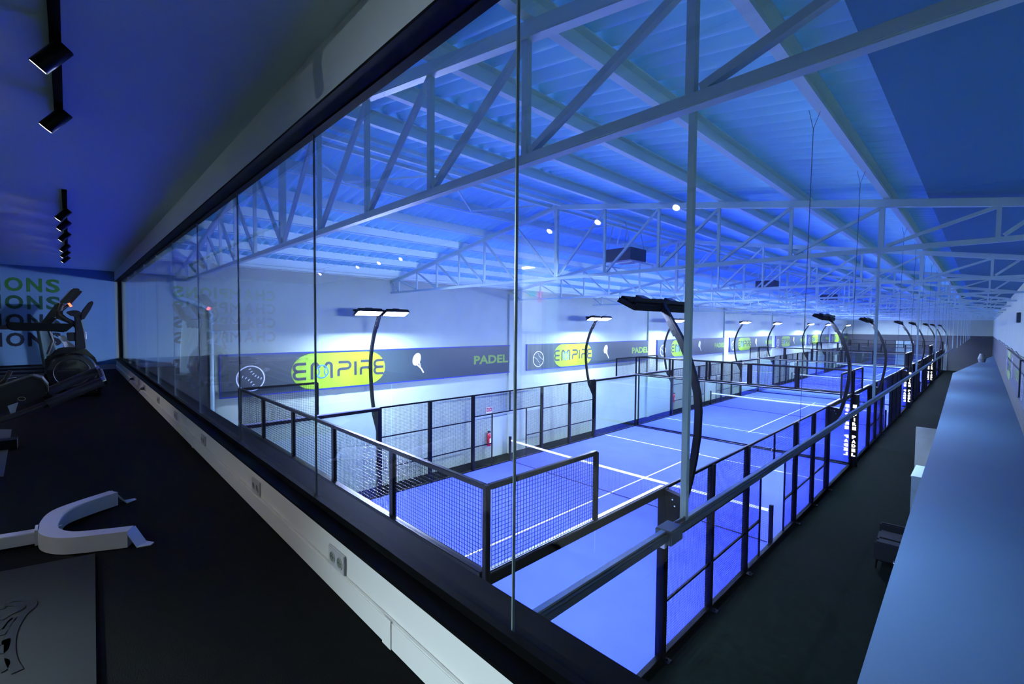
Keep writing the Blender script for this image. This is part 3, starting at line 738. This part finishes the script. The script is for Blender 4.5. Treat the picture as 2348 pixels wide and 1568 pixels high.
# slogan on the gym wall
GW = dict(C=0.235, H=0.23, A=0.27, M=0.275, P=0.205, I=0.06, O=0.274, N=0.24, S=0.228)
def slogan(word, key, zt):
    mb_objs = []; gap = 0.0
    tot = sum(GW[c] for c in word); gap = (2.47-tot)/(len(word)-1); y = -15.886; root = None
    for ch in word:
        o = text_mesh(ch, 'wall_lettering', M[key], 0.305, lambda a, b, d, y=y: (XL+0.002+d, y+a, zt-0.305+b), width=GW[ch], bold=0.0 if ch == 'M' else 0.010, depth=0.004)
        y += GW[ch]+gap; mb_objs.append(o)
    me = bpy.data.meshes.new('wall_lettering'); bm = bmesh.new()
    for o in mb_objs: bm.from_mesh(o.data)
    bm.to_mesh(me); bm.free(); me.materials.append(M[key])
    for o in mb_objs: bpy.data.objects.remove(o)
    o = bpy.data.objects.new('wall_lettering', me); COL.objects.link(o); return o
for i, (zt, key, cl) in enumerate(((6.72, 'green_text', 'green'), (6.33, 'green_dark', 'dark green'), (5.92, 'teal_dark', 'dark teal'), (5.51, 'navy', 'near black'))):
    tag(slogan('CHAMPIONS', key, zt), '%s block letter word on the gym wall, %s row from the top' % (cl, ORD[i]), 'wall lettering', 'repeated wall slogan rows')

# track lights
def make_spot(rot, pw):
    t = thing('track_spot', '', 'spotlight')
    MB().box(-0.03, 0.03, -0.018, 0.018, -0.03, 0.0).build('adapter', M['black_steel'], t)
    MB().tube([(0, 0, -0.02), (0, 0, -0.055)], 0.008, 8).build('stem', M['black_steel'], t)
    hd = MB().lathe([(0.030, 0.05), (0.034, 0.045), (0.034, -0.085), (0.030, -0.085)], (0, 0, 0), 20).build('lamp_head', M['black_steel'], t, smooth=True)
    hd.location = (0, 0, -0.075); hd.rotation_euler = rot
    MB().lathe([(0.029, -0.0865), (0.029, -0.0855)], (0, 0, 0), 20).build('lens', M['spot'], hd)
    ld = bpy.data.lights.new('spot_light', 'SPOT'); ld.energy = pw; ld.spot_size = math.radians(70); ld.spot_blend = 0.8; ld.color = (1.0, 0.92, 0.8); ld.shadow_soft_size = 0.03
    lo = bpy.data.objects.new('spot_light', ld); COL.objects.link(lo); lo.parent = hd; lo.location = (0, 0, -0.10)
    return t
TRK = [('window_track_near', -13.30, 4.95, 9.5, [6.05, 5.22]), ('window_track_far', -13.29, -3.1, 2.82, [2.15, 1.42, 0.46, -0.8, -1.7, -2.6]),
       ('rear_track', -15.40, -1.7, 7.2, [6.83, 5.99, 5.34, 2.14, 1.41, 0.59, -1.18])]
sp0 = None; n_ = 0
for nm_, y, xa, xb, xs in TRK:
    t = thing('lighting_track', {'window_track_near': 'black ceiling lighting track running out of the frame, nearer of the window tracks', 'window_track_far': 'black ceiling lighting track near the slogan wall', 'rear_track': 'black ceiling lighting track at the back of the gym, seen reflected'}[nm_], 'lighting track', (0, y, GC))
    MB().box(xa, xb, -0.018, 0.018, -0.034, 0.0).build('rail', bs, t)
    for i, x in enumerate(xs):
        where = {'window_track_near': 'nearer window track', 'window_track_far': 'track by the slogan wall', 'rear_track': 'rear track'}[nm_]
        lb = 'black cylinder spotlight on the %s, %s along it' % (where, ORD[i])
        rot = (math.radians(-38), math.radians(20), 0) if 'window' in nm_ else (math.radians(50), 0, 0)
        if i == 0:
            sp = make_spot(rot, {'rear_track': P_REAR, 'window_track_near': P_NEAR}.get(nm_, P_SPOT)); sp.location = (x, y, GC-0.034); tag(sp, lb, 'spotlight', 'black track spotlights'); sp0 = sp
        else: dup(sp0, (x, y, GC-0.034), lb)

# lit stair hall behind the back wall (seen reflected in the window)
struct(box('floor_stair_hall', (0.5, 5.5, -19.1, -17.2, GF-0.05, GF), M['panel_grey']))
struct(MB().box(0.5, 5.5, -19.3, -19.1, GF, GC+0.1).box(0.4, 0.5, -19.3, -17.2, GF, GC+0.1).box(5.5, 5.6, -19.3, -17.2, GF, GC+0.1).build('wall_stair_hall', M['gym_white']))
struct(box('ceiling_stair_hall', (0.4, 5.6, -19.3, -17.2, GC, GC+0.1), M['gym_white']))
t = thing('ceiling_lamp', 'bright ceiling lamp in the stair hall behind the gym', 'lamp', (2.2, -18.2, GC))
MB().box(-0.17, 0.17, -0.12, 0.12, -0.04, 0).build('lamp_frame', M['steel_white'], t)
MB().box(-0.14, 0.14, -0.09, 0.09, -0.045, -0.04).build('lens', M['hall_lamp'], t)
t = thing('stair_railing', 'white railing with upright bars in the lit stair hall', 'railing', (0, -17.9, GF))
MB().box(0.6, 5.4, -0.02, 0.02, 0.98, 1.03).build('handrail', M['tray'], t)
for i in range(40): MB().box(0.7+0.12*i-0.007, 0.7+0.12*i+0.007, -0.007, 0.007, 0.05, 0.98).build('bar', M['steel_white'], t)
MB().box(0.6, 5.4, -0.02, 0.02, 0, 0.05).build('bottom_rail', M['steel_white'], t)
t = thing('door_2', 'door in the stair hall', '', (1.98, -19.09, GF)); t['kind'] = 'structure'
MB().box(0, 0.80, 0, 0.03, 0, 1.75).build('door_leaf', M['cab_white'], t)
MB().box(-0.10, 0, 0, 0.05, 0, 1.83).box(0.80, 0.88, 0, 0.05, 0, 1.83).box(0, 0.80, 0, 0.05, 1.75, 1.83).build('door_frame', M['panel_grey'], t)
tag(box('exit_sign', (1.43, 1.62, -19.1, -19.08, 6.43, 6.56), M['green']), 'green sign on the stair hall wall', 'sign')
tag(box('fire_notice', (1.72, 1.84, -19.1, -19.08, 6.28, 6.54), M['red']), 'red notice beside the green sign in the stair hall', 'sign')

# ------------------------------------------------------------------ gym equipment
def oriented(t, p, q):   # returns rz so that +x points p->q
    return math.atan2(q[1]-p[1], q[0]-p[0])
# silver U-shaped machine foot lying on the floor with a beam to the left
us = thing('silver_base_frame', 'silver U-shaped steel foot of a gym machine on the black floor', 'machine base', (0, 0, GF))
def U(a, b, d): return (a, b, d)
def spl(p, n=5):
    p = [p[0]]+list(p)+[p[-1]]; out = []
    for i in range(1, len(p)-2):
        for k in range(n):
            t_ = k/n; q = []
            for c in (0, 1):
                a0, a1, a2, a3 = p[i-1][c], p[i][c], p[i+1][c], p[i+2][c]
                q.append(0.5*(2*a1+(a2-a0)*t_+(2*a0-5*a1+4*a2-a3)*t_*t_+(3*a1-a0-3*a2+a3)*t_**3))
            out.append(tuple(q))
    return out+[p[-1]]
path = [(5.734, -13.076), (5.654, -13.245), (5.60, -13.32), (5.512, -13.369), (5.414, -13.383), (5.289, -13.374), (5.191, -13.351), (5.129, -13.307), (5.058, -13.209), (4.996, -13.102)]
mb = MB().strip(spl(path), 0.072, U, 0.005, 0.088); mb.build('u_frame', M['silver'], us, smooth=True)
for (px_, py_), (qx, qy) in (((5.734, -13.076), (5.797, -12.995)), ((4.996, -13.102), (4.969, -12.995))):
    dx, dy = qx-px_, qy-py_; l = math.hypot(dx, dy); nx, ny = -dy/l*0.035, dx/l*0.035
    mb = MB()
    mb.v = [(px_-nx, py_-ny, 0.088), (px_+nx, py_+ny, 0.088), (px_+dx*.5+nx, py_+dy*.5+ny, 0.006), (px_+dx*.5-nx, py_+dy*.5-ny, 0.006), (qx+nx*.4, qy+ny*.4, 0.006), (qx-nx*.4, qy-ny*.4, 0.006)]
    v2 = [(x, y, z-0.005) for x, y, z in mb.v]; mb.v += v2
    mb.f = [(0, 1, 2, 3), (3, 2, 4, 5), (6, 9, 8, 7), (9, 11, 10, 8), (0, 3, 9, 6), (3, 5, 11, 9), (1, 7, 8, 2), (2, 8, 10, 4), (5, 4, 10, 11), (0, 6, 7, 1)]
    mb.build('foot_tab', M['silver'], us)
MB().beam((5.396, -13.40, 0.042), (5.236, -14.10, 0.042), 0.06, 0.06).build('beam', M['silver'], us, bevel=0.003)
MB().box(5.352, 5.441, -13.43, -13.415, 0.01, 0.088).build('joint_plate', M['silver'], us)
mb = MB()
for x in (5.35, 5.41): mb.lathe([(0.006, 0), (0.006, 0.02)], (x, -13.35, 0.055), 8, 'y').lathe([(0.006, 0), (0.006, 0.02)], (x, -13.35, 0.03), 8, 'y')
mb.build('bolt', M['chrome'], us)
st = MB().beam((5.675, -13.215, 0.046), (5.715, -13.12, 0.046), 0.002, 0.03).build('sticker', M['mat_mark'], us); st.location = (0.034, 0.014, 0)
st['label'] = 'dark red and black sticker'
# printed mat
mt_ = thing('rubber_mat', 'dark grey floor mat with a dark curved print in the corner', 'mat', (0, 0, GF))
MB().prism([(5.752, -13.213), (7.728, -13.267), (7.728, -14.455), (5.681, -14.455), (5.681, -13.538)], U, 0.0, 0.012).build('mat_sheet', M['mat_grey'], mt_)
def ray(u, v): return Fv+R2*((u-1174)/FPX)+U2*((784-v)/FPX)
def onz(u, v, z):
    d = ray(u, v); t_ = (z-CAM.z)/d.z; p = CAM+d*t_; return (p.x, p.y)
pr_ = [onz(u, v, GF+0.012) for u, v in ((10, 1385), (40, 1375), (70, 1378), (72, 1392), (50, 1412), (30, 1445), (22, 1480), (26, 1515), (40, 1540))]
MB().strip(spl(pr_), 0.028, U, 0.012, 0.014).build('print_outline', M['mat_mark'], mt_)
for pts_ in (((0, 1398), (15, 1388), (40, 1388), (48, 1396), (20, 1410), (0, 1422)), ((0, 1445), (12, 1428), (30, 1418), (20, 1432), (0, 1458)), ((0, 1480), (14, 1468), (10, 1490), (0, 1500)), ((0, 1515), (12, 1520), (8, 1535), (0, 1540))):
    MB().strip(spl([onz(u, v, GF+0.012) for u, v in pts_]), 0.022, U, 0.012, 0.014).build('print_stroke', M['mat_mark'], mt_)

# padded bench machine with two tubes, bottom left
bm_ = thing('bench_machine', 'black machine with rounded housing and two capped tubes beside the window side', 'gym machine', (0, 0, 0))
XB = 3.0
def yz(u, v, X=XB):
    d = ray(u, v); t_ = (X-CAM.x)/d.x; p = CAM+d*t_; return (p.y, p.z)
body = [yz(u, v) for u, v in ((-60, 915), (-20, 893), (40, 872), (75, 861), (95, 866), (108, 882), (109, 900), (98, 912), (60, 925), (0, 950), (-60, 975))]
MB().prism(body, lambda a, b, d: (XB+d, a, b), -0.22, 0.0).build('housing', M['black_plastic'], bm_, bevel=0.012)
MB().strip([yz(u, v, XB) for u, v in ((-60, 916), (-20, 894), (40, 873), (75, 862), (95, 867), (108, 883), (109, 899))], 0.01, lambda a, b, d: (XB+d, a, b), -0.20, 0.012).build('housing_trim', M['grey_paint'], bm_)
MB().strip([yz(50+9*math.cos(a), 914+4*math.sin(a), XB) for a in [2*PI*i/20 for i in range(20)]], 0.006, lambda a, b, d: (XB+d, a, b), 0.001, 0.006, closed=True).build('badge', M['chrome'], bm_)
def t3(u, v, X): y, z = yz(u, v, X); return (X, y, z)
MB().tube([t3(-60, 985, 3.15), t3(50, 948, 3.12), t3(110, 925, 3.10)], 0.028, 12).tube([t3(108, 926, 3.10), t3(238, 873, 3.05)], 0.04, 14).build('lower_tube', M['black_plastic'], bm_, smooth=True)
MB().tube([t3(110, 898, 2.75), t3(226, 848, 2.70)], 0.04, 14).build('upper_tube', M['black_plastic'], bm_, smooth=True)
MB().tube([t3(236, 874, 3.05), t3(243, 871, 3.05)], 0.042, 14).build('tube_cap', M['chrome'], bm_, smooth=True)
MB().tube([t3(224, 849, 2.70), t3(231, 846, 2.70)], 0.042, 14).build('tube_cap', M['chrome'], bm_, smooth=True)
MB().tube([t3(238, 873, 3.0), t3(229, 848, 2.74)], 0.02, 8).build('cross_tube', M['black_plastic'], bm_)
MB().prism([yz(18, 930), yz(42, 922), yz(34, 948), yz(26, 950)], lambda a, b, d: (XB+d, a, b), 0.0, 0.03).build('silver_bracket', M['silver'], bm_)
MB().box(2.62, 2.76, -14.3, -13.64, GF, GF+0.09).build('floor_bar', M['black_steel'], bm_)
MB().tube([t3(-5, 885, 2.6), t3(14, 869, 2.6), t3(24, 850, 2.6)], 0.018, 8).build('grip', M['black_plastic'], bm_)
MB().tube([t3(5, 890, 2.62), t3(20, 868, 2.62), t3(38, 866, 2.62)], 0.008, 8).build('linkage', M['chrome'], bm_)
mp = [onz(u, v, GF+0.008) for u, v in ((-60, 985), (27, 984), (8, 1090), (-60, 1090))]
bmt = MB().prism(mp, U, GF, GF+0.008).build('floor_pad', M['grey_paint'])
tag(bmt, 'small blue-grey pad on the gym floor at the left frame edge below the tubes', 'pad')
# low pulley wheels on a dark foot
pw = thing('floor_roller', 'small dark twin roller foot standing on the gym floor', 'roller', (-0.78, -13.06, GF))
MB().lathe([(0.06, -0.03), (0.075, -0.02), (0.075, 0.02), (0.06, 0.03)], (0, 0, 0.075), 18, 'x').lathe([(0.06, -0.03), (0.075, -0.02), (0.075, 0.02), (0.06, 0.03)], (-0.35, 0, 0.075), 18, 'x').build('roller', M['gloss_black'], pw)
MB().box(-0.35, 0.02, -0.15, -0.10, 0.03, 0.09).box(-0.02, 0.02, -0.42, -0.04, 0.03, 0.07).build('foot_bar', M['black_plastic'], pw)

# upright cross trainer / bike machine (drum, column, console, padded arm)
em = thing('exercise_bike', 'black exercise machine with round drum, tilted console and long padded arm', 'exercise bike', (0, 0, 0))
XE = -1.0
def e3(u, v, X=XE): y, z = yz(u, v, X); return (X, y, z)
def e2(u, v): return yz(u, v, XE)
fx = lambda a, b, d: (XE+d, a, b)
cy_, cz_ = e2(165, 848)
MB().lathe([(0.24, -0.14), (0.295, -0.11), (0.295, 0.08), (0.27, 0.11), (0.17, 0.12)], (XE, cy_, cz_-0.03), 36, 'x').build('drum', M['gloss_black'], em, smooth=True)
MB().lathe([(0.19, 0.0), (0.205, 0.012), (0.22, 0.0)], (XE+0.112, cy_, cz_-0.03), 36, 'x').build('drum_ring', M['black_plastic'], em, smooth=True)
MB().prism([e2(103, 820), (e2(118, 812)), e2(128, 800), e2(150, 795), e2(195, 798), e2(221, 822), e2(224, 850), e2(215, 872), e2(232, 885), e2(230, 905), e2(100, 905)], fx, -0.12, 0.02).build('shroud', M['gloss_black'], em, bevel=0.02)
MB().prism([e2(170, 725), e2(182, 722), e2(192, 760), e2(197, 800), e2(172, 800), e2(172, 760)], fx, -0.06, 0.06).build('column', M['black_plastic'], em, bevel=0.012)
MB().prism([e2(13, 741), e2(20, 738), e2(60, 740), e2(120, 741), e2(168, 742), e2(170, 746), e2(150, 762), e2(110, 759), e2(30, 758), e2(18, 754)], fx, -0.05, 0.05).build('padded_arm', M['fabric'], em, bevel=0.015)
cs = MB().prism([e2(136, 694), e2(166, 662), e2(180, 661), e2(184, 664), e2(152, 697)], fx, -0.22, 0.05).build('console', M['gloss_black'], em, bevel=0.01)
MB().prism([e2(134, 694), e2(164, 661), e2(167, 662), e2(138, 696)], fx, -0.19, 0.03).build('screen', M['silver'], cs)
MB().prism([e2(150, 690), e2(180, 664), e2(190, 667), e2(162, 698)], fx, -0.24, -0.12).build('console_back', M['black_plastic'], em, bevel=0.008)
MB().tube([e3(143, 697), e3(137, 712), e3(138, 722), e3(150, 732), e3(170, 742), e3(182, 754)], 0.035, 10).build('handlebar', M['black_plastic'], em, smooth=True)
MB().tube([e3(160, 698, XE-0.2), e3(128, 716, XE-0.2), e3(132, 728, XE-0.2), e3(152, 736, XE-0.15)], 0.02, 8).build('handlebar', M['black_plastic'], em, smooth=True)
MB().tube([e3(158, 700), e3(163, 698)], 0.03, 8).build('indicator', M['led_red'], em)
MB().tube([e3(155, 702), e3(143, 712)], 0.012, 8).build('grip_trim', M['chrome'], em)
MB().prism([e2(150, 716), e2(158, 713), e2(172, 711), e2(185, 714), e2(186, 722), e2(165, 726)], fx, -0.12, 0.12).build('tray', M['black_plastic'], em, bevel=0.012)
MB().prism([e2(133, 771), e2(149, 769), e2(156, 782), e2(172, 793), e2(176, 799), e2(148, 800), e2(142, 786)], fx, -0.10, -0.02).build('side_fin', M['silver'], em, bevel=0.006)
MB().prism([e2(152, 762), e2(178, 762), e2(180, 782), e2(155, 782)], fx, -0.06, 0.04).build('motor_cover', M['black_plastic'], em, bevel=0.01)
MB().tube([e3(113, 758), e3(118, 772), e3(122, 782), e3(110, 812)], 0.022, 8).build('crank_arm', M['black_plastic'], em, smooth=True)
MB().tube([e3(115, 759), e3(120, 768)], 0.010, 6).tube([e3(128, 768), e3(134, 771)], 0.014, 6).build('crank_trim', M['chrome'], em)
MB().tube([e3(196, 760, XE+0.05), e3(197, 778, XE+0.05)], 0.010, 6).build('bottle_clip', M['chrome'], em)
MB().box(XE-0.3, XE+0.3, cy_+0.20, cy_+0.28, GF, GF+0.06).box(XE-0.3, XE+0.3, cy_-0.30, cy_-0.22, GF, GF+0.06).box(XE-0.04, XE+0.04, cy_-0.3, cy_+0.28, GF+0.02, GF+0.16).build('floor_frame', M['black_steel'], em)
# second machine right behind it
e2m = thing('cross_trainer', 'dark exercise machine behind the bike, showing its tilted console and tray', 'exercise machine', (0, 0, 0))
X2 = -2.5
f2_ = lambda a, b, d: (X2+d, a, b)
def e4(u, v): return yz(u, v, X2)
MB().prism([e4(184, 730), e4(188, 712), e4(202, 694), e4(211, 690), e4(214, 695), e4(208, 708), e4(192, 733)], f2_, -0.2, 0.2).build('console', M['black_plastic'], e2m, bevel=0.01)
MB().prism([e4(168, 722), e4(188, 716), e4(192, 724), e4(186, 736), e4(172, 732)], f2_, -0.15, 0.15).build('tray', M['black_plastic'], e2m, bevel=0.01)
yb, zb = e4(192, 800)
MB().prism([e4(182, 730), e4(190, 730), e4(199, 800), (yb+0.06, GF+0.05), (yb-0.06, GF+0.05), e4(186, 800)], f2_, -0.05, 0.05).build('column', M['cab_white'], e2m)
MB().box(X2-0.35, X2+0.35, yb-0.45, yb+0.10, GF, GF+0.08).build('floor_frame', M['black_steel'], e2m)
# treadmills standing farther back by the slogan wall
def make_tread():
    t = thing('treadmill', '', 'treadmill')
    MB().box(-0.42, 0.42, -0.75, 0.95, 0.08, 0.20).build('deck', M['black_plastic'], t, bevel=0.02)
    MB().box(-0.26, 0.26, -0.72, 0.80, 0.195, 0.205).build('belt', M['rubber'], t)
    for s in (-1, 1):
        MB().prism([(0.62, 0.05), (0.98, 0.05), (0.98, 0.16), (0.86, 0.22), (0.62, 1.05), (0.52, 1.05)], lambda a, b, d, s=s: (s*0.40+d, a, b), -0.03, 0.03).build('upright', M['cab_white'], t, bevel=0.012)
        MB().box(s*0.40-0.03, s*0.40+0.03, 0.05, 0.65, 1.00, 1.06).build('handrail', M['black_plastic'], t, bevel=0.012)
    MB().prism([(0.38, 1.02), (0.62, 1.02), (0.76, 1.20), (0.70, 1.22), (0.60, 1.10), (0.38, 1.08)], lambda a, b, d: (d, a, b), -0.42, 0.42).build('console_base', M['black_plastic'], t)
    MB().prism([(0.60, 1.12), (0.66, 1.10), (0.88, 1.48), (0.82, 1.52)], lambda a, b, d: (d, a, b), -0.32, 0.32).build('screen', M['gloss_black'], t, bevel=0.01)
    return t
t0 = make_tread(); t0.location = (-3.35, -14.2, GF); tag(t0, 'treadmill by the slogan wall, nearest the bike, with white uprights', 'treadmill', 'treadmills by the slogan wall')
dup(t0, (-4.3, -14.25, GF), 'treadmill by the slogan wall, middle one with white uprights')
dup(t0, (-5.25, -14.3, GF), 'treadmill by the slogan wall, nearest the lettering, with white uprights')
# far floor clutter
